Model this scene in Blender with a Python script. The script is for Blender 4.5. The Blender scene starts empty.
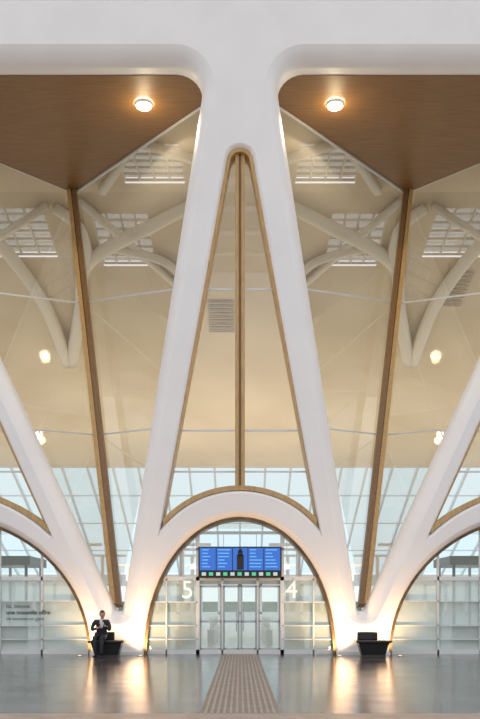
import bpy, bmesh, math, random
from mathutils import Vector, Matrix, geometry
random.seed(4)
S=33.0; D=25.0; F=825.0; H=48/33.0
def E(u,v): return ((u-240)/S,(655-v)/S)         # facade elevation drawing -> metres (x,z)
scn=bpy.context.scene
scn.view_settings.view_transform='Standard'
# ---------------------------------------------------------------- materials
def mat(name,col,rough=0.5,metal=0.0,emit=None,es=0.0,spec=None):
    m=bpy.data.materials.new(name); m.use_nodes=True
    b=m.node_tree.nodes['Principled BSDF']
    b.inputs['Base Color'].default_value=(*col,1); b.inputs['Roughness'].default_value=rough
    b.inputs['Metallic'].default_value=metal
    if emit: b.inputs['Emission Color'].default_value=(*emit,1); b.inputs['Emission Strength'].default_value=es
    if spec is not None: b.inputs['Specular IOR Level'].default_value=spec
    return m
def noisy(name,c1,c2,scale,rough=0.5,stretch=(1,1,1),bump=0.0,detail=4,metal=0):
    m=mat(name,c1,rough,metal); nt=m.node_tree; b=nt.nodes['Principled BSDF']
    tc=nt.nodes.new('ShaderNodeTexCoord'); mp=nt.nodes.new('ShaderNodeMapping'); mp.inputs['Scale'].default_value=stretch
    nz=nt.nodes.new('ShaderNodeTexNoise'); nz.inputs['Scale'].default_value=scale; nz.inputs['Detail'].default_value=detail
    cr=nt.nodes.new('ShaderNodeValToRGB'); cr.color_ramp.elements[0].color=(*c1,1); cr.color_ramp.elements[1].color=(*c2,1)
    cr.color_ramp.elements[0].position=.35; cr.color_ramp.elements[1].position=.65
    nt.links.new(tc.outputs['Object'],mp.inputs[0]); nt.links.new(mp.outputs[0],nz.inputs['Vector'])
    nt.links.new(nz.outputs['Fac'],cr.inputs[0]); nt.links.new(cr.outputs[0],b.inputs['Base Color'])
    if bump:
        bp=nt.nodes.new('ShaderNodeBump'); bp.inputs['Strength'].default_value=bump; bp.inputs['Distance'].default_value=.02
        nt.links.new(nz.outputs['Fac'],bp.inputs['Height']); nt.links.new(bp.outputs[0],b.inputs['Normal'])
    return m
M_white=noisy('white_paint',(.82,.80,.80),(.86,.84,.835),.6,.38)
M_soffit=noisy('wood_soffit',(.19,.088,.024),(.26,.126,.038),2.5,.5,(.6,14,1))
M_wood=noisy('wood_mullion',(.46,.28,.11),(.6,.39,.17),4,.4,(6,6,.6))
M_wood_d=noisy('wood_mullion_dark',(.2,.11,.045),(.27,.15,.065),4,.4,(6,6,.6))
M_cream=noisy('cream_plaster',(.62,.51,.36),(.7,.59,.43),.25,.7)
M_steel=mat('steel_frame',(.68,.7,.71),.35,.2)
M_dark=mat('dark_metal',(.02,.02,.022),.35,.3)
M_rib=mat('rib_white',(.9,.89,.86),.5)
M_refl_rib=mat('rib_cream',(.76,.7,.6),.6)
def glass(name,tint,haze,hcol,r0=.05,r1=.4):
    m=bpy.data.materials.new(name); m.use_nodes=True; nt=m.node_tree; nt.nodes.clear()
    o=nt.nodes.new('ShaderNodeOutputMaterial'); t=nt.nodes.new('ShaderNodeBsdfTransparent'); t.inputs[0].default_value=(*tint,1)
    d=nt.nodes.new('ShaderNodeBsdfDiffuse'); d.inputs[0].default_value=(*hcol,1)
    g=nt.nodes.new('ShaderNodeBsdfGlossy'); g.inputs['Roughness'].default_value=.015; g.inputs[0].default_value=(1,1,1,1)
    m1=nt.nodes.new('ShaderNodeMixShader'); m1.inputs[0].default_value=haze
    lw=nt.nodes.new('ShaderNodeLayerWeight'); lw.inputs[0].default_value=.5
    pw=nt.nodes.new('ShaderNodeMath'); pw.operation='POWER'; pw.inputs[1].default_value=3
    mu=nt.nodes.new('ShaderNodeMath'); mu.operation='MULTIPLY_ADD'; mu.inputs[1].default_value=r1; mu.inputs[2].default_value=r0
    m2=nt.nodes.new('ShaderNodeMixShader')
    L=nt.links.new
    L(t.outputs[0],m1.inputs[1]); L(d.outputs[0],m1.inputs[2]); L(lw.outputs['Facing'],pw.inputs[0]); L(pw.outputs[0],mu.inputs[0]); L(mu.outputs[0],m2.inputs[0])
    L(m1.outputs[0],m2.inputs[1]); L(g.outputs[0],m2.inputs[2]); L(m2.outputs[0],o.inputs[0])
    return m
G_fold=glass('tinted_glass',(.91,.9,.85),.2,(.6,.57,.49),.13,.35)
G_slot=glass('slot_glass',(.9,.88,.83),.04,(.6,.56,.5),.08,.3)
G_arch=glass('clear_glass',(.96,.99,.98),.04,(.8,.84,.84),.05,.3)
G_frost=glass('frosted_glass',(.8,.88,.85),.72,(.62,.68,.67),.05,.3)
G_side=glass('frosted_side_glass',(.75,.83,.8),.5,(.46,.51,.49),.05,.3)
G_roof=glass('roof_glass',(.78,.93,.99),.04,(.8,.9,.95),.04,.1)
G_refl_sky=glass('skylight_glass',(.48,.48,.45),.3,(.6,.57,.5),.04,.1)
# ---------------------------------------------------------------- helpers
def obj(name,me,m=None,parent=None):
    o=bpy.data.objects.new(name,me); scn.collection.objects.link(o)
    if m: me.materials.append(m)
    if parent: o.parent=parent
    return o
def empty(name,loc=(0,0,0)):
    e=bpy.data.objects.new(name,None); e.location=loc; e.empty_display_size=.2; scn.collection.objects.link(e); return e
def mesh(name,vs,fs,m=None,parent=None,smooth=False):
    me=bpy.data.meshes.new(name); me.from_pydata([tuple(v) for v in vs],[],fs); me.update()
    if smooth:
        for p in me.polygons: p.use_smooth=True
    return obj(name,me,m,parent)
class MB:
    def __init__(s): s.v=[]; s.f=[]
    def box(s,c,d,rot=None):
        b=len(s.v); c=Vector(c)
        for x in(-.5,.5):
            for y in(-.5,.5):
                for z in(-.5,.5):
                    p=Vector((x*d[0],y*d[1],z*d[2]))
                    if rot: p=rot@p
                    s.v.append(c+p)
        s.f+= [tuple(b+i for i in q) for q in((0,1,3,2),(4,6,7,5),(0,4,5,1),(2,3,7,6),(0,2,6,4),(1,5,7,3))]
    def beam(s,a,b,w,h,up=(0,0,1)):
        a=Vector(a);b=Vector(b);d=(b-a);l=d.length;d.normalize()
        x=d.cross(Vector(up)); 
        if x.length<1e-4: x=Vector((1,0,0))
        x.normalize(); y=x.cross(d); R=Matrix((x,y,d)).transposed()
        s.box((a+b)/2,(w,h,l),R)
    def tube(s,pts,rs,n=10):
        base=None; pts=[Vector(p) for p in pts]
        for i,p in enumerate(pts):
            t=(pts[min(i+1,len(pts)-1)]-pts[max(i-1,0)]).normalized()
            x=t.cross(Vector((0,1,0.01))).normalized(); y=x.cross(t)
            r=rs[i] if isinstance(rs,(list,tuple)) else rs
            b=len(s.v)
            for k in range(n):
                a=2*math.pi*k/n; s.v.append(p+(x*math.cos(a)+y*math.sin(a))*r)
            if base is not None:
                for k in range(n): s.f.append((base+k,base+(k+1)%n,b+(k+1)%n,b+k))
            else: s.f.append(tuple(range(b,b+n)))
            base=b
        s.f.append(tuple(range(base,base+n)))
    def make(s,name,m,parent=None,smooth=False): return mesh(name,s.v,s.f,m,parent,smooth)
def bevel(o,w,seg=2):
    b=o.modifiers.new('bev','BEVEL'); b.width=w; b.segments=seg; b.limit_method='ANGLE'; return o
def rpoly(pts,rad,n=8):
    out=[]; N=len(pts)
    for i in range(N):
        p=Vector(pts[i]); a=Vector(pts[i-1])-p; b=Vector(pts[(i+1)%N])-p; r=rad[i]
        if r<=0: out.append(p.copy()); continue
        la,lb=a.length,b.length; a.normalize(); b.normalize()
        ang=a.angle(b); t=min(r/math.tan(ang/2),la*.49,lb*.49); r=t*math.tan(ang/2)
        c=p+(a+b).normalized()*(r/math.sin(ang/2)); s=p+a*t-c; e=p+b*t-c
        a0=math.atan2(s.y,s.x); a1=math.atan2(e.y,e.x); da=(a1-a0+math.pi)%(2*math.pi)-math.pi
        for k in range(n+1):
            q=a0+da*k/n; out.append(c+Vector((math.cos(q),math.sin(q)))*r)
    return out
def ccw(p):
    A=sum(p[i][0]*p[(i+1)%len(p)][1]-p[(i+1)%len(p)][0]*p[i][1] for i in range(len(p)))
    return p if A>0 else p[::-1]
def offset(p,d):
    out=[];N=len(p)
    for i in range(N):
        a=(p[i]-p[i-1]);b=(p[(i+1)%N]-p[i]);a.normalize();b.normalize()
        n1=Vector((a.y,-a.x));n2=Vector((b.y,-b.x)); m=(n1+n2)
        if m.length<1e-6: m=n1.copy()
        m.normalize(); out.append(p[i]+m*(d/max(.45,m.dot(n1))))
    return out
def toE(pts): return ccw([Vector(E(*p)) for p in pts])
def mir(pts,ax): return [(2*ax-p[0],p[1]) for p in pts]
# ---------------------------------------------------------------- facade outlines (elevation drawing units)
big=rpoly([(-42,57),(206,57),(120.5,611),(113.5,611),(-42,274)],[25,27,3,3,10])
def arc(cx,cy,R,x0,x1,n=24):
    a0=math.acos((x0-cx)/R); a1=math.acos((x1-cx)/R)
    return [(cx+R*math.cos(a0+(a1-a0)*k/n),cy-R*math.sin(a0+(a1-a0)*k/n)) for k in range(n+1)]
slotC=[(q.x,q.y) for q in rpoly([(160,530),(229,146),(251,146),(320,530)],[0,12.8,12.8,0],12)]+arc(240,591,101,319,161)
slotL=[(q.x,q.y) for q in rpoly([(-170.5,535),(-64,297),(-56,297),(50.5,535)],[0,5,5,0])]+arc(-60,648.6,158.4,49.5,-169.5)
def arch(cx,hw,h,n=40):
    return [(cx-hw,661)]+[(cx-hw*math.cos(math.pi*k/n),655-h*math.sin(math.pi*k/n)) for k in range(n+1)]+[(cx+hw,661)]
archC=arch(240,97,139); archL=arch(-60,150,140)
big=[(p.x,p.y) for p in big]
holes=[]
def addh(pts,o,b): holes.append((toE(pts),o,b))
bigs=[big,mir(big,240),mir(big,-60),mir(mir(big,-60),240)]
for b in bigs: addh(b,.40,.5)
slots=[slotC,slotL,mir(slotL,240)]
for s_ in slots: addh(s_,.10,.15)
archs=[archC,archL,mir(archL,240)]
for s_ in archs: addh(s_,.15,.2)
T=.84
def build_frame():
    vs=[];fs=[];sm=[]
    outer=[Vector(E(-372,-130)),Vector(E(852,-130)),Vector(E(852,664)),Vector(E(-372,664))]
    outer=ccw(outer)
    A0=math.radians(28); S0=math.sin(A0); C0=math.cos(A0)
    front=[outer]+[offset(h,o) for h,o,b in holes]
    for Y,rings in((0,front),(T,[outer]+[h for h,o,b in holes])):
        base=len(vs)
        flat=[p for r in rings for p in r]
        for p in flat: vs.append((p.x,Y,p.y))
        for t in geometry.tessellate_polygon([[Vector((p.x,p.y,0)) for p in r] for r in rings]):
            fs.append(tuple(base+i for i in t)); sm.append(False)
    b0=len(vs)
    for Y in(0,T):
        for p in outer: vs.append((p.x,Y,p.y))
    for i in range(4): fs.append((b0+i,b0+(i+1)%4,b0+4+(i+1)%4,b0+4+i)); sm.append(False)
    for h,o,bd in holes:
        n=len(h); K=6; prev=None
        for k in range(K+2):
            a=A0+min(k,K)/K*(math.radians(85)-A0); S1=math.sin(math.radians(85)); C1=math.cos(math.radians(85))
            off=o*(S1-math.sin(a))/(S1-S0); Y=bd*(C0-math.cos(a))/(C0-C1)
            if k==K+1:
                b=len(vs)
                for p in h: vs.append((p.x,bd,p.y))
                prev=b; Y=T
            r=offset(h,off) if off>1e-5 else h
            b=len(vs)
            for p in r: vs.append((p.x,Y,p.y))
            if prev is not None:
                for i in range(n): fs.append((prev+i,b+i,b+(i+1)%n,prev+(i+1)%n)); sm.append(True)
            prev=b
    me=bpy.data.meshes.new('f'); me.from_pydata(vs,[],fs)
    for p,s_ in zip(me.polygons,sm): p.use_smooth=s_
    bm=bmesh.new(); bm.from_mesh(me); bmesh.ops.recalc_face_normals(bm,faces=bm.faces); bm.to_mesh(me); bm.free()
    return obj('wall_front',me,M_white)
build_frame()
def ring(name,h,wi,y0,y1,m,parent=None,wo=0.0):
    n=len(h); A=offset(h,wo); B=offset(h,-wi); vs=[];fs=[]
    for r,Y in((A,y0),(B,y0),(B,y1),(A,y1)):
        for p in r: vs.append((p.x,Y,p.y))
    for q in range(4):
        for i in range(n):
            a=q*n+i;b=q*n+(i+1)%n;c=((q+1)%4)*n+(i+1)%n;d=((q+1)%4)*n+i
            fs.append((a,b,c,d))
    return mesh(name,vs,fs,m,parent)
def sheet(name,h,Y,m,parent=None):
    return mesh(name,[(p.x,Y,p.y) for p in h],[tuple(range(len(h)))],m,parent)
# ---------------------------------------------------------------- slots (wood trimmed tall windows)
wn=1
for idx,(s_,cx) in enumerate(zip(slots,(240,-60,540))):
    h=toE(s_); root=empty('window_%d'%wn); wn+=1
    ring('wood_trim',h,.10,.12,.7,M_wood,root,.01)
    sheet('pane',offset(h,-.05),.5,G_slot,root)
    x=(cx-240)/S; top=150 if cx==240 else 300
    mb=MB(); zt=(655-top)/S; zb=(655-491)/S
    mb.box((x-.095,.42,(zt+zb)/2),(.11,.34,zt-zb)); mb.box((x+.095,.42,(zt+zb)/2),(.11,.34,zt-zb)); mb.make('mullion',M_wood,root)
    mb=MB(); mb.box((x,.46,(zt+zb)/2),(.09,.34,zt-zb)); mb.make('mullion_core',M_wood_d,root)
    mb=MB()
    for v in (283,427,469):
        if cx!=240 and v<350: continue
        if cx==240: hw=(v-160)*(78/368.)/S+.35
        else: hw=(v-290)*(112/238.)/S
        mb.box((x,.5,(655-v)/S),(hw*2,.05,.05))
    mb.make('transoms',M_steel,root)
    R,cy,x0,x1=(101,591,317,163) if cx==240 else (158.4,648.6,cx+109,cx-109)
    top_=[Vector(E(*p)) for p in arc(cx,cy,R+5,x0,x1)]; bot=[Vector(E(*p)) for p in arc(cx,cy,R,x0,x1)]
    vs=[];fs=[]
    for Y,r in((.06,top_),(.06,bot),(.6,top_)):
        for p in r: vs.append((p.x,Y,p.y))
    n=len(top_)
    for i in range(n-1): fs+= [(i,i+1,n+i+1,n+i),(i,i+1,2*n+i+1,2*n+i)]
    mesh('wood_sill',vs,fs,M_wood,root)
# ---------------------------------------------------------------- folded glazing bays + wood soffits
Zs=(655-57)/S
def tr(p,k):
    p=Vector(p)
    if k==1: p.x=-p.x
    if k==2: p.x=-18.18-p.x
    if k==3: p.x=18.18+p.x
    return p
A=Vector((-6.72,8.2,Zs)); B=Vector((-3.86,.92,1.5)); C=Vector((-.5,1.6,Zs)); G=Vector((-9.09,5.88,Zs)); G2=Vector((-9.09,.95,10.0))
def onplane(p0,p1,p2,u,v):
    n=(p1-p0).cross(p2-p0); o=Vector((0,-D,H)); d=Vector(((u-240)/F,1,(607-v)/F)); t=n.dot(p0-o)/n.dot(d); return o+d*t
for k in range(4):
    root=empty('window_%d'%wn); wn+=1
    q=lambda p:tr(p,k)
    mesh('pane_inner',[q(A),q(C),q(B)],[(0,1,2)],G_fold,root)
    mesh('pane_outer',[q(A),q(G),q(G2),q(B)],[(0,1,2,3)],G_fold,root)
    mb=MB(); sgn=-1 if k in(1,2) else 1
    off=Vector((-.11*sgn,-.05,0)); off2=Vector((.09*sgn,-.05,0))
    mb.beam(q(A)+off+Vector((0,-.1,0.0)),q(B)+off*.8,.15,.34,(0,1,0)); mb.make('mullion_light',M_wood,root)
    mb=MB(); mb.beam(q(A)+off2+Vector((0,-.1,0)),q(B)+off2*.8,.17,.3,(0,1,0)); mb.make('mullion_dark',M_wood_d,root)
    mb=MB()
    for (u0,v0),(u1,v1) in (((79,303),(176,289)),((96,435),(152,429))):
        mb.beam(q(onplane(A,B,C,u0,v0)),q(onplane(A,B,C,u1,v1)),.04,.05)
    for (u0,v0),(u1,v1) in (((79,303),(-10,292)),((96,435),(25,429))):
        mb.beam(q(onplane(A,B,G,u0,v0)),q(onplane(A,B,G,u1,v1)),.04,.05)
    mb.beam(q(A),q(C),.05,.2); mb.beam(q(A),q(G),.04,.06)
    mb.make('transoms',M_steel,root)
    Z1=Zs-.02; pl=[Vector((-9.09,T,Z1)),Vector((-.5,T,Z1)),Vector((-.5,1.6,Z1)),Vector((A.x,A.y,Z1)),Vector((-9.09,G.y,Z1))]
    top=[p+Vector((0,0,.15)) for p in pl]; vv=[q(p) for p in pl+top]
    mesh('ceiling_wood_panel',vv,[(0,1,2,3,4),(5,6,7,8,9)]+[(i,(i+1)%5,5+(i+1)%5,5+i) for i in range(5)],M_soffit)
# downlights
M_lamp=mat('lamp_glow',(1,.9,.7),.4,emit=(1,.93,.76),es=30)
for k,x in enumerate((-3.18,3.14)):
    root=empty('recessed_downlight',(x,2.27,Zs-.03))
    mb=MB(); n=24
    mb.tube([(0,0,.0),(0,0,-.08)],.25,n); mb.make('lens',M_lamp,root)
    mb=MB()
    for i in range(n):
        a=2*math.pi*i/n;b=2*math.pi*(i+1)/n
        base=len(mb.v)
        for r,z in((.26,-.09),(.32,-.01)):
            for t in(a,b): mb.v.append(Vector((r*math.cos(t),r*math.sin(t),z)))
        mb.f.append((base,base+1,base+3,base+2))
    mb.make('bezel',M_steel,root)
    l=bpy.data.lights.new('downlight','SPOT'); l.energy=450; l.color=(1,.82,.58); l.spot_size=2.3; l.shadow_soft_size=.15
    lo=bpy.data.objects.new('lamp',l); lo.parent=root; lo.location=(0,0,-.12); scn.collection.objects.link(lo)
    l=bpy.data.lights.new('halo','POINT'); l.energy=50; l.color=(1,.8,.48); l.shadow_soft_size=.2
    lo=bpy.data.objects.new('halo',l); lo.parent=root; lo.location=(0,0,-.5); scn.collection.objects.link(lo)
# ---------------------------------------------------------------- station beyond the glass
W=24
cz=lambda y: 18.4 if y<8.7 else 18.4-(y-8.7)*.257
sky=[(-11.6,-8.3,9.6,12.6),(-6.3,-3.9,9.9,13.2),(3.9,6.3,9.9,13.2),(8.3,11.6,9.6,12.6),(-4.6,-2.2,5.2,8.0),(2.2,4.6,5.2,8.0)]  # skylights added to imitate roof patches reflected in the side panes
xs=sorted({-W,W}|{a for s_ in sky for a in s_[:2]}); ys=sorted({T,8.7,35}|{a for s_ in sky for a in s_[2:]})
vs=[];fs=[]
for x0,x1 in zip(xs,xs[1:]):
    for y0,y1 in zip(ys,ys[1:]):
        mx,my=(x0+x1)/2,(y0+y1)/2
        if any(a<mx<b and c<my<d for a,b,c,d in sky): continue
        b=len(vs); vs+= [(x0,y0,cz(y0)),(x1,y0,cz(y0)),(x1,y1,cz(y1)),(x0,y1,cz(y1))]; fs.append((b,b+1,b+2,b+3))
mesh('ceiling_concourse',vs,fs,M_cream)
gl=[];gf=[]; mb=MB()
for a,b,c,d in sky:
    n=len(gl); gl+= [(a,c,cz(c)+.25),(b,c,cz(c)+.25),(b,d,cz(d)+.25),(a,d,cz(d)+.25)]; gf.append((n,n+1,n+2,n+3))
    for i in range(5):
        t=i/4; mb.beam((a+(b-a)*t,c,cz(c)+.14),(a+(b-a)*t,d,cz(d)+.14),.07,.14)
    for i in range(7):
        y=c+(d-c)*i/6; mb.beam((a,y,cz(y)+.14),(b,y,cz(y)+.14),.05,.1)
mesh('window_rooflight',gl,gf,G_refl_sky); mb.make('window_rooflight_frame',M_refl_rib)
mb=MB()  # ribs added behind the panes, shaped to imitate reflections of the hall roof
def refl_rib(pts,r0,r1):
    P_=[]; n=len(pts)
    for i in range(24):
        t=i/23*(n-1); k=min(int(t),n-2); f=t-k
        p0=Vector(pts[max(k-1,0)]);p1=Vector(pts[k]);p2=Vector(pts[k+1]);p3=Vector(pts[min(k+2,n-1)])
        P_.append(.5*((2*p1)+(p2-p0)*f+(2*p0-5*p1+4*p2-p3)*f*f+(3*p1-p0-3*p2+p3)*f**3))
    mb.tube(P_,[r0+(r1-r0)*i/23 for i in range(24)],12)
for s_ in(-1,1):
    refl_rib([(s_*9.3,20.5,14.9),(s_*7.8,15.5,16.2),(s_*6.9,12.5,17.1),(s_*3.6,10.2,17.8),(s_*2.0,9.2,18.1)],.34,.26)
    refl_rib([(s_*9.5,20.5,14.9),(s_*9.6,15.5,16.3),(s_*10.6,11.5,17.45),(s_*12.0,9.5,17.95)],.34,.26)
    refl_rib([(s_*6.9,12.5,17.1),(s_*6.9,10.4,17.7),(s_*7.7,9.3,18.05)],.3,.22)
    refl_rib([(s_*5.6,11.6,17.4),(s_*3.4,12.6,17.15),(s_*2.4,14.5,16.65)],.22,.16)
    # straight members added to the same imitated reflection
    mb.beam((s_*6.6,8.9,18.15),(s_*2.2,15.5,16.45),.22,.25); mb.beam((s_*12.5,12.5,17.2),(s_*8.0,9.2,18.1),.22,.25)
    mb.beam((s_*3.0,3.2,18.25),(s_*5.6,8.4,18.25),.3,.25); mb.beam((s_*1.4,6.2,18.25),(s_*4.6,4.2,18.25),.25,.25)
mb.make('ceiling_concourse_ribs',M_refl_rib,None,True)
M_gr=mat('grille_grey',(.46,.41,.33),.6); mb=MB()
for gx,gy in((-.95,15.8),(10.3,13.6)):
    for i in range(9): mb.box((gx,gy+i*.3,cz(gy+i*.3)-.1),(1.3,.14,.04))
mb.make('ventilation_grille',M_gr)
# sloping glazed roof at the back
mb=MB()
Z=lambda y:11.64-(y-35)*.458
for i in range(-16,17):
    x=i*1.85; mb.beam((x,35,Z(35)),(x,50.8,Z(50.8)),.15,.25)
for y in (35,38.5,42.3,46.5,50.8): mb.beam((-30,y,Z(y)-.02),(30,y,Z(y)-.02),.1,.1)
mb.make('window_skylight_frame',M_steel)
mesh('window_skylight',[(-30,35,Z(35)+.2),(30,35,Z(35)+.2),(30,50.8,Z(50.8)+.2),(-30,50.8,Z(50.8)+.2)],[(0,1,2,3)],G_roof)
M_cf=noisy('concourse_stone',(.66,.67,.66),(.75,.76,.75),.8,.25)
mesh('floor_concourse',[(-30,T-.3,0.003),(30,T-.3,0.003),(30,60,0.003),(-30,60,0.003)],[(0,1,2,3)],M_cf)
M_bw=mat('pale_panel',(.78,.81,.79),.6)
mb=MB(); mb.box((0,51.2,3.9),(60,.3,1.0)); mb.box((0,51.2,.5),(60,.3,1.0))
for i in range(-15,16): mb.box((i*1.9,51.2,2.2),(.28,.3,2.8))
mb.make('wall_back',M_bw)
mesh('window_far',[(-30,51.2,1),(30,51.2,1),(30,51.2,3.4),(-30,51.2,3.4)],[(0,1,2,3)],G_arch)
mb=MB()
for x in(-7.5,-2.6,2.6,7.5):
    for y in(12,20,30): mb.tube([(x,y,0),(x,y,4.2)],.1,12); mb.box((x,y,4.25),(2.6,.22,.12))
mb.make('platform_posts',M_rib)
mb=MB()
for s_ in(-1,1):
    for j in(0,1):
        x=s_*(1.1+j*1.2)
        mb.beam((x,6,1.0),(x,14,1.0),.08,.08); mb.beam((x,6,.3),(x,14,.3),.25,.6)
        for y in range(6,15,2): mb.box((x,y,.6),(.05,.05,.9))
mb.make('handrail',M_steel)
root=empty('lamp_gantry',(0,5,0))
mb=MB(); mb.box((0,0,4.15),(4.4,.15,.1)); mb.box((-2.15,0,2.08),(.1,.1,4.16)); mb.box((2.15,0,2.08),(.1,.1,4.16))
for x in(-1.7,-.6,.6,1.7): mb.tube([(x,0,3.0),(x,0,4.15)],.012,6)
mb.make('frame',M_steel,root)
mb=MB()
for x in(-1.7,-.6,.6,1.7): mb.tube([(x,0,2.85),(x,0,3.0)],.08,12)
mb.make('lamps',mat('pendant_glow',(1,1,.9),.4,emit=(1,.93,.8),es=6),root)
for x in(-10.5,10.5):
    root=empty('glazed_kiosk',(x,9,0)); mb=MB()
    for a in(-2,-.7,.7,2):
        for b in(-1.2,1.2): mb.box((a,b,1.6),(.1,.1,3.2))
    mb.box((0,0,3.3),(4.4,2.8,.35)); mb.box((0,-1.2,.35),(4.1,.06,.7)); mb.make('frame',mat('grey_green',(.12,.15,.14),.4),root)
    mb=MB(); mb.box((0,-1.15,2.0),(4,.03,2.4)); mb.make('glazing',G_arch,root)
M_green=noisy('foliage',(.1,.14,.1),(.18,.24,.17),3,.8)
mb=MB(); mb.box((0,60,1.0),(90,2,2.0)); o=mb.make('hedge',M_green)
# ---------------------------------------------------------------- arches: trims, glazing
M_bronze=noisy('bronze_trim',(.08,.05,.028),(.17,.11,.05),3,.35,metal=.4)
def ell(cx,hw,h,u): 
    t=1-((u-cx)/hw)**2
    return 655-h*math.sqrt(max(t,0))
for (s_,cx,hw,h) in zip(archs,(240,-60,540),(97,150,150),(139,140,140)):
    hh=toE(s_); root=empty('window_%d'%wn); wn+=1
    ring('arch_trim',hh,.09,.2,.8,M_bronze,root,.005)
    sheet('pane',offset(hh,-.04),.55,G_arch,root)
    mb=MB()
    def vert(u,v0,w=.06,y=.52):
        vt=max(v0,ell(cx,hw,h,u)+2); x,z1=E(u,vt); mb.box((x,y,z1/2),(w,.1,z1))
    def hor(v,w=.06,y=.52,a=None,b=None):
        half=hw*math.sqrt(max(1-((655-v)/h)**2,0)); a0=cx-half if a is None else a; b0=cx+half if b is None else b
        mb.box((((a0+b0)/2-240)/S,y,(655-v)/S),((b0-a0)/S,.1,w))
    hor(578,.12)
    if cx==240:
        for u in(197,283): vert(u,515,.11)
        for u in(222,258): vert(u,578,.05)
        for u in(165,315): vert(u,578,.04)
        hor(548,.05); hor(653,.15)
        for v in(602,626,640): hor(v,.03,a=146,b=197); hor(v,.03,a=283,b=334)
        mb.make('glazing_bars',M_steel,root)
        pl=[(197,578),(197,655),(143.5,655)]
        for k in range(0,8):
            v=655-77*(k+.5)/8; pl.append((240-97*math.sqrt(1-((655-v)/139)**2)+1,v))
        pl.append((240-97*math.sqrt(1-(77/139)**2)+1,578))
        sheet('side_panel_left',[Vector(E(*p)) for p in pl],.6,G_side,root); sheet('side_panel_right',[Vector(E(*p)) for p in mir(pl,240)],.6,G_side,root)
        # pair of glazed sliding doors with framed leaves and side lights
        droot=empty('door_1'); mb=MB(); gb=MB()
        for a,b in((198,222),(222,240),(240,258),(258,282)):
            xa,za=E(a+.5,652); xb,zb=E(b-.5,585)
            for xx in(xa+.03,xb-.03): mb.box((xx,.62,(za+zb)/2),(.06,.06,zb-za))
            for zz in(za+.06,zb-.03,(za+zb)/2-.1): mb.box(((xa+xb)/2,.62,zz),(xb-xa,.06,.06))
            gb.box(((xa+xb)/2,.62,(za+zb)/2),(xb-xa-.12,.012,zb-za-.1))
        for u in(236.5,243.5): mb.box((E(u,0)[0],.57,E(0,622)[1]),(.03,.04,.6))
        hor(581,.16,.6,198,282); mb.make('frames',mat('door_frame_grey',(.42,.45,.46),.35,.3),droot); gb.make('leaves',G_arch,droot)
    else:
        for k in(-98,-55,0,55,98): vert(cx+k,515,.06)
        for v in(601,626,640): hor(v,.035)
        hor(653,.15)
        mb.make('glazing_bars',M_steel,root)
        half=hw*math.sqrt(1-(77/h)**2)
        mid=[]
        for k in range(1,8):
            v=578+77*k/8; mid.append((cx+hw*math.sqrt(1-((655-v)/h)**2),v))
        poly=[(cx+half,578)]+mid+[(cx+hw,655),(cx-hw,655)]+[(2*cx-a,b) for a,b in mid[::-1]]+[(cx-half,578)]
        sheet('frosted_band',[Vector(E(*p)) for p in poly],.6,G_frost,root)
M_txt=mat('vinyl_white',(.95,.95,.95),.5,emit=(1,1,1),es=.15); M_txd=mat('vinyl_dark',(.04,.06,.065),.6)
def text(name,s_,u,v,size,m,y=.44,off=0):
    c=bpy.data.curves.new('lettering','FONT'); c.body=s_; c.size=size; c.extrude=.004; c.offset=off
    o=bpy.data.objects.new(name,c); x,z=E(u,v); o.location=(x,y,z); o.rotation_euler=(math.pi/2,0,0); c.materials.append(m); scn.collection.objects.link(o); return o
text('platform_number_sign','5',180,598,.78,M_txt); text('platform_number_sign','4',286,598,.78,M_txt)
text('window_lettering','Ici, bientot',2,608,.17,M_txd)
text('window_lettering','une nouvelle offre',2,614.5,.185,M_txd,.44,.004)
text('window_lettering','de services en gare',2,620.5,.15,M_txd)
# departure board
root=empty('departure_board',(0,0,0)); y=.2
M_blue=mat('screen_blue',(.01,.03,.2),.3,emit=(.025,.14,.5),es=1.0)
M_cy=mat('screen_cyan',(.1,.3,.5),.3,emit=(.13,.36,.68),es=.9)
mb=MB(); x0,z0=E(198,577.5); x1,z1=E(282,546); mb.box(((x0+x1)/2,y+.1,(z0+z1)/2),(x1-x0,.2,z1-z0)); bevel(mb.make('housing',M_dark,root),.02)
mb=MB(); xa,za=E(199.5,570); xb,zb=E(280.5,547.5); mb.box(((xa+xb)/2,y-.01,(za+zb)/2),(xb-xa,.02,zb-za)); mb.make('displays',M_blue,root)
mb=MB()
for a in(201,217,249,265):
    for r in range(6):
        v=549+r*3.4; w=random.uniform(5,13); xa,za=E(a+.8,v+.9); xb,zb=E(a+.8+w,v); mb.box(((xa+xb)/2,y-.025,(za+zb)/2),(xb-xa,.01,zb-za))
mb.make('display_rows',M_cy,root)
mb=MB()
for u in(216,232.5,248,264): mb.box((E(u,0)[0],y-.02,E(0,558.8)[1]),(.025,.02,.68))
for uu,vv,ww,hh_ in((240.3,562,7,15),(240.3,553,5,5),(240.3,549.8,3,3.4)): mb.box((E(uu,0)[0],y-.024,E(0,vv)[1]),(ww/S,.012,hh_/S))
mb.make('display_joints',M_dark,root)
for i,colr in enumerate(((.4,.5,.5),(.08,.45,.25))):
    mb=MB()
    for j in range(i,11,2):
        u=201.5+j*7.2; xa,za=E(u,575.4); xb,zb=E(u+4.2,572); mb.box(((xa+xb)/2,y-.01,(za+zb)/2),(xb-xa,.02,zb-za))
    mb.make('pictograms',mat('icons_%d'%i,colr,.4,emit=colr,es=.6),root)
mb=MB()
for u in(206,274): mb.box((E(u,0)[0],y+.25,E(0,562)[1]),(.06,.3,.9))
mb.make('brackets',M_dark,root)
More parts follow.
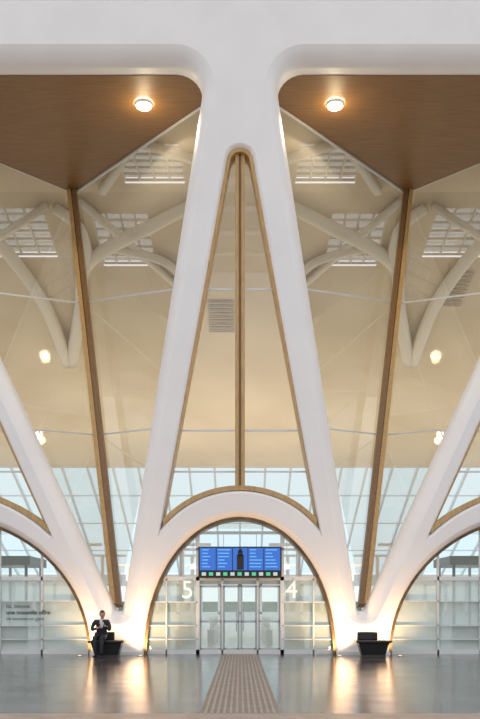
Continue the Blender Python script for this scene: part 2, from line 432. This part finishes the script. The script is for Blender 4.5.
# ---------------------------------------------------------------- floor
def floor_mat():
    m=mat('stone_floor',(.1,.1,.1),.2); nt=m.node_tree; b=nt.nodes['Principled BSDF']; L=nt.links.new
    tc=nt.nodes.new('ShaderNodeTexCoord'); br=nt.nodes.new('ShaderNodeTexBrick'); br.offset=.5
    br.inputs['Scale'].default_value=1; br.inputs['Brick Width'].default_value=1.2; br.inputs['Row Height'].default_value=.9
    br.inputs['Mortar Size'].default_value=.014; br.inputs['Color1'].default_value=(.085,.073,.067,1); br.inputs['Color2'].default_value=(.16,.14,.13,1); br.inputs['Mortar'].default_value=(.035,.03,.03,1)
    nz=nt.nodes.new('ShaderNodeTexNoise'); nz.inputs['Scale'].default_value=1.3; nz.inputs['Detail'].default_value=8
    mx=nt.nodes.new('ShaderNodeMix'); mx.data_type='RGBA'; mx.blend_type='MULTIPLY'; mx.inputs[0].default_value=.5
    L(tc.outputs['Object'],br.inputs['Vector']); L(tc.outputs['Object'],nz.inputs['Vector'])
    L(br.outputs['Color'],mx.inputs[6]); L(nz.outputs['Fac'],mx.inputs[7]); L(mx.outputs[2],b.inputs['Base Color'])
    mr=nt.nodes.new('ShaderNodeMapRange'); mr.inputs[3].default_value=.1; mr.inputs[4].default_value=.24
    L(nz.outputs['Fac'],mr.inputs[0]); L(mr.outputs[0],b.inputs['Roughness']); b.inputs['Specular IOR Level'].default_value=.36
    bp=nt.nodes.new('ShaderNodeBump'); bp.inputs['Strength'].default_value=.03; bp.inputs['Distance'].default_value=.02
    L(nz.outputs['Fac'],bp.inputs['Height']); L(bp.outputs[0],b.inputs['Normal'])
    return m
mesh('floor',[(-40,-45,0),(40,-45,0),(40,T-.3,0),(-40,T-.3,0)],[(0,1,2,3)],floor_mat())
M_tac=noisy('tactile_paving',(.22,.18,.15),(.27,.225,.185),3,.6)
mb=MB(); mb.box((0,-6.75,.004),(1.1,14.1,.008)); mb2=mb.make('tactile_paving',M_tac)
mb=MB()
for i in range(12): mb.box((-.47+i*.0855,-6.75,.011),(.035,14.1,.008))
o=mb.make('ribs',noisy('tactile_rib',(.33,.285,.24),(.39,.345,.3),3,.6),mb2)
mb=MB(); mb.box((0,-14.1,.005),(60,.6,.01)); mb.make('trim_1',noisy('rose_stone',(.3,.22,.17),(.4,.3,.24),3,.35))
mb=MB()
for a,b in((-372,-210),(90,143),(337,390),(690,852)):
    xa=E(a,0)[0];xb=E(b,0)[0]; mb.box(((xa+xb)/2,-.02,.05),(xb-xa,.05,.1))
mb.make('baseboard_front',M_steel)
# ---------------------------------------------------------------- hall roof ribs over the viewer
mb=MB()
for j in range(11):
    y=-3-j*3.6
    pts=[(x,y,22.5+6*(1-(x/24)**2)) for x in range(-24,25,4)]
    for a,b in zip(pts,pts[1:]): mb.beam(a,b,.5,1.1)
for x in range(-24,25,6):
    mb.beam((x,-41,22.8+6*(1-(x/24)**2)),(x,0,22.8+6*(1-(x/24)**2)),.25,.4)
mb.make('ceiling_hall_ribs',M_rib)
# ---------------------------------------------------------------- benches
def bench(x):
    root=empty('bench',(x,-.95,0))
    lv=[(0,.36,.2),(.06,.34,.18),(.40,.44,.24),(.44,.48,.27)]
    vs=[];fs=[]
    for z,a,b in lv:
        for sx,sy in((-1,-1),(1,-1),(1,1),(-1,1)): vs.append((a*sx,b*sy,z))
    for k in range(3):
        for i in range(4): fs.append((k*4+i,k*4+(i+1)%4,k*4+4+(i+1)%4,k*4+4+i))
    fs+=[(3,2,1,0),(12,13,14,15)]
    bevel(mesh('pedestal',vs,fs,M_dark,root),.012)
    mb=MB(); mb.box((0,0,.455),(1.04,.6,.06)); bevel(mb.make('seat',mat('black_leather',(.03,.028,.027),.4),root),.02,3)
    mb=MB(); mb.box((-.12,.24,.6),(.6,.08,.24)); bevel(mb.make('backrest',M_dark,root),.03,3)
    return root
bench(-3.87); bench(3.87)
# ---------------------------------------------------------------- seated man
man=empty('seated_man',(-4.02,-1.05,0))
def skin(name,chains,m,sub=2):
    verts=[];rad=[];edges=[];idx={}
    for pts,rs in chains:
        prev=None
        for p,r in zip(pts,rs):
            key=tuple(round(c,4) for c in p)
            if key not in idx: idx[key]=len(verts); verts.append(p); rad.append(r)
            if prev is not None: edges.append((prev,idx[key]))
            prev=idx[key]
    me=bpy.data.meshes.new(name); me.from_pydata(verts,edges,[]); o=obj(name,me,m,man)
    o.modifiers.new('Skin','SKIN').use_smooth_shade=True
    sv=me.skin_vertices[0].data
    par=list(range(len(verts)))
    def f(i):
        while par[i]!=i: i=par[i]
        return i
    for a,b in edges: par[max(f(a),f(b))]=min(f(a),f(b))
    for i,r in enumerate(rad):
        sv[i].radius=r if isinstance(r,tuple) else (r,r); sv[i].use_root=(f(i)==i)
    s_=o.modifiers.new('Sub','SUBSURF'); s_.levels=sub; s_.render_levels=sub
    return o
M_suit=noisy('navy_wool',(.014,.017,.028),(.024,.027,.04),40,.8)
M_skin=noisy('skin',(.5,.27,.18),(.55,.31,.21),12,.5)
M_hair=noisy('dark_hair',(.012,.008,.006),(.03,.02,.014),60,.6)
M_shirt=mat('white_shirt',(.75,.76,.78),.7); M_shoe=mat('black_shoe',(.01,.01,.01),.25)
pel=(0,0,.60); wa=(0,-.02,.76); ch=(.01,-.06,.95); nb=(.02,-.09,1.07)
skin('suit',[
 ([pel,wa,ch,nb],[(.15,.11),(.135,.11),(.16,.12),(.085,.075)]),
 ([ch,(-.17,-.07,1.035),(-.24,-.12,.9),(-.25,-.18,.79),(-.15,-.32,.82),(-.05,-.41,.85)],[0.13,.07,.056,.05,.042,.034]),
 ([ch,(.19,-.07,1.035),(.26,-.13,.9),(.26,-.2,.79),(.22,-.31,.85),(.17,-.40,.91)],[0.13,.07,.056,.05,.042,.034]),
 ([pel,(-.1,-.08,.59),(-.13,-.28,.58),(-.13,-.47,.56),(-.11,-.49,.35),(-.1,-.47,.12)],[.11,.09,.083,.07,.058,.048]),
 ([pel,(.1,-.08,.59),(.1,-.28,.58),(.08,-.47,.56),(.08,-.5,.35),(.08,-.5,.12)],[.11,.09,.083,.07,.058,.048]),
],M_suit)
skin('neck',[([(.02,-.085,1.05),(.03,-.1,1.1),(.035,-.12,1.17)],[.058,.052,.05])],M_skin)
mesh('shirt_front',[(-.045,-.17,1.085),(.075,-.17,1.085),(.06,-.2,.98),(.02,-.205,.86),(-.02,-.2,.98)],[(0,1,2,3,4)],M_shirt,man)
mesh('lapel_left',[(-.06,-.165,1.09),(-.035,-.185,1.08),(.02,-.215,.85),(-.04,-.205,.95),(-.08,-.185,1.0)],[(0,1,2,3,4)],M_suit,man)
mesh('lapel_right',[(.09,-.165,1.09),(.065,-.185,1.08),(.02,-.215,.85),(.08,-.205,.95),(.115,-.185,1.0)],[(0,1,2,3,4)],M_suit,man)
skin('shirt_collar',[([(-.03,-.13,1.09),(.03,-.165,1.085),(.09,-.13,1.09)],[.022,.018,.022])],M_shirt)
hroot=bpy.data.objects.new('head',None); scn.collection.objects.link(hroot); hroot.parent=man; hroot.location=(.045,-.14,1.235); hroot.rotation_euler=(math.radians(14),0,math.radians(28))
bm=bmesh.new(); bmesh.ops.create_uvsphere(bm,u_segments=32,v_segments=24,radius=1)
for v in bm.verts:
    x,y,z=v.co; X=x*.076; Y=y*.097; Zz=z*.12
    if z<0: X*=1-.32*(-z)**1.3; Y=Y*(1-.12*(-z)) - .018*(-z)
    if y<-.5:
        g=math.exp(-((x/.16)**2+((z+.12)/.2)**2)); Y-=.026*g
        for s_ in(-1,1): Y+=.010*math.exp(-(((x-s_*.38)/.18)**2+((z-.06)/.12)**2))
        Y-=.007*math.exp(-((x/.3)**2+((z+.5)/.08)**2))
        Y-=.008*math.exp(-((x/.3)**2+((z+.85)/.12)**2))
    v.co=(X,Y,Zz)
me=bpy.data.meshes.new('face'); bm.to_mesh(me); bm.free()
for p in me.polygons: p.use_smooth=True
obj('face',me,M_skin,hroot)
bm=bmesh.new(); bmesh.ops.create_uvsphere(bm,u_segments=32,v_segments=24,radius=1)
dele=[v for v in bm.verts if (v.co.y<-.25 and v.co.z<.52) or v.co.z<-.35 or (v.co.y<0.12 and v.co.z<-.02)]
bmesh.ops.delete(bm,geom=dele,context='VERTS')
for v in bm.verts: v.co=(v.co.x*.084,v.co.y*.106+.003,v.co.z*.13+random.uniform(-.002,.002))
me=bpy.data.meshes.new('hair'); bm.to_mesh(me); bm.free()
for p in me.polygons: p.use_smooth=True
o=obj('hair',me,M_hair,hroot); so=o.modifiers.new('s','SOLIDIFY'); so.thickness=.012
def ball(name,c,r,m,par,sc=(1,1,1)):
    bm=bmesh.new(); bmesh.ops.create_uvsphere(bm,u_segments=14,v_segments=10,radius=r)
    for v in bm.verts: v.co=(v.co.x*sc[0]+c[0],v.co.y*sc[1]+c[1],v.co.z*sc[2]+c[2])
    me=bpy.data.meshes.new(name); bm.to_mesh(me); bm.free()
    for p in me.polygons: p.use_smooth=True
    return obj(name,me,m,par)
for s_,n in((-1,'left'),(1,'right')):
    ball('eye_'+n,(s_*.029,-.083,.006),.0105,M_shirt,hroot); ball('iris_'+n,(s_*.029,-.0915,.004),.005,M_dark,hroot)
    ball('ear_'+n,(s_*.077,.004,-.005),.03,M_skin,hroot,(.35,.6,1))
    ball('brow_'+n,(s_*.03,-.092,.028),.017,M_hair,hroot,(1,.3,.25))
ball('mouth',(0,-.098,-.058),.02,mat('lips',(.4,.15,.12),.5),hroot,(1,.3,.25))
def hand(name,w,fwd,side,curl):
    w=Vector(w);fwd=Vector(fwd).normalized();side=Vector(side).normalized();up=fwd.cross(side).normalized()*curl
    ch_=[([tuple(w),tuple(w+fwd*.04),tuple(w+fwd*.085)],[(.024,.018),(.036,.017),(.036,.014)])]
    for k,(o_,l) in enumerate(((-.03,.065),(-.01,.078),(.011,.072),(.03,.055))):
        b=w+fwd*.075+side*o_
        ch_.append(([tuple(b),tuple(b+fwd*l*.45+up*.006),tuple(b+fwd*l*.75+up*.028),tuple(b+fwd*l*.8+up*.05)],[.0095,.009,.008,.007]))
    b=w+fwd*.025-side*.026
    ch_.append(([tuple(b),tuple(b-side*.025+fwd*.022+up*.008),tuple(b-side*.03+fwd*.05+up*.022)],[.012,.0105,.009]))
    skin(name,ch_,M_skin,1)
hand('hand_left',(-.04,-.42,.855),(.85,-.3,.25),(0,-.5,-.8),1)
hand('hand_right',(.165,-.41,.92),(-.5,-.35,.6),(0.6,0,.5),1)
skin('cuff_left',[([(-.055,-.405,.848),(-.03,-.425,.858)],[.032,.03])],M_shirt,1)
skin('cuff_right',[([(.172,-.395,.905),(.163,-.412,.925)],[.032,.03])],M_shirt,1)
mb=MB(); mb.box((.09,-.47,.95),(.08,.012,.155),Matrix.Rotation(.35,3,'X')@Matrix.Rotation(.25,3,'Y')); bevel(mb.make('phone',mat('phone_white',(.8,.8,.82),.25),man),.006,3)
for n,x,y in(('left',-.1,-.47),('right',.08,-.5)):
    skin('shoe_'+n,[([(x,y+.05,.055),(x,y-.04,.055),(x*1.15,y-.13,.045),(x*1.2,y-.19,.038)],[(.042,.05),(.045,.05),(.046,.04),(.036,.03)])],M_shoe)
# ---------------------------------------------------------------- uplights at the feet
M_lens=mat('warm_lens',(1,.8,.5),.3,emit=(1,.65,.3),es=3)
for x in(-2.95,2.95,-4.75,4.75):
    root=empty('floor_uplight',(x,-.55,0))
    mb=MB(); mb.tube([(0,0,0),(0,0,.014)],.08,16); mb.make('can',M_dark,root)
    mb=MB(); mb.tube([(0,0,.012),(0,0,.018)],.055,16); mb.make('lens',M_lens,root)
    l=bpy.data.lights.new('uplight','SPOT'); l.energy=430 if abs(x)<3 else 260; l.color=(1,.62,.31); l.spot_size=2.4; l.spot_blend=1; l.shadow_soft_size=.08
    lo=bpy.data.objects.new('lamp',l); lo.parent=root; lo.location=(0,0,.12); scn.collection.objects.link(lo)
    lo.rotation_euler=Vector((-.18 if x>0 else .18,.4,1)).to_track_quat('-Z','Y').to_euler()
for x in(-11,0,11):  # unseen area lights added to brighten the concourse ceiling
    l=bpy.data.lights.new('wash','AREA'); l.energy=600; l.size=8; l.size_y=8; l.shape='RECTANGLE'; l.color=(1,.84,.6)
    lo=bpy.data.objects.new('concourse_ceiling_wash',l); lo.location=(x,26,3.2); lo.rotation_euler=(math.pi,0,0); scn.collection.objects.link(lo)
# ---------------------------------------------------------------- world
w=bpy.data.worlds.new('sky'); scn.world=w; w.use_nodes=True; nt=w.node_tree; bg=nt.nodes['Background']
tc=nt.nodes.new('ShaderNodeTexCoord'); sx=nt.nodes.new('ShaderNodeSeparateXYZ'); cr=nt.nodes.new('ShaderNodeValToRGB')
nt.links.new(tc.outputs['Generated'],sx.inputs[0]); nt.links.new(sx.outputs['Z'],cr.inputs[0]); nt.links.new(cr.outputs[0],bg.inputs[0])
cr.color_ramp.elements[0].position=.1; cr.color_ramp.elements[0].color=(.8,.83,.86,1); cr.color_ramp.elements[1].position=.42; cr.color_ramp.elements[1].color=(.9,.87,.89,1)
bg.inputs[1].default_value=1.3
# ---------------------------------------------------------------- camera (level, rising-front shift lens)
cd=bpy.data.cameras.new('camera'); cam=bpy.data.objects.new('camera',cd); scn.collection.objects.link(cam); scn.camera=cam
cam.location=(0,-D,H); cam.rotation_euler=(math.pi/2,0,0)
cd.sensor_width=36; cd.lens=F*36/719; cd.shift_y=(607-359.5)/719; cd.clip_end=500
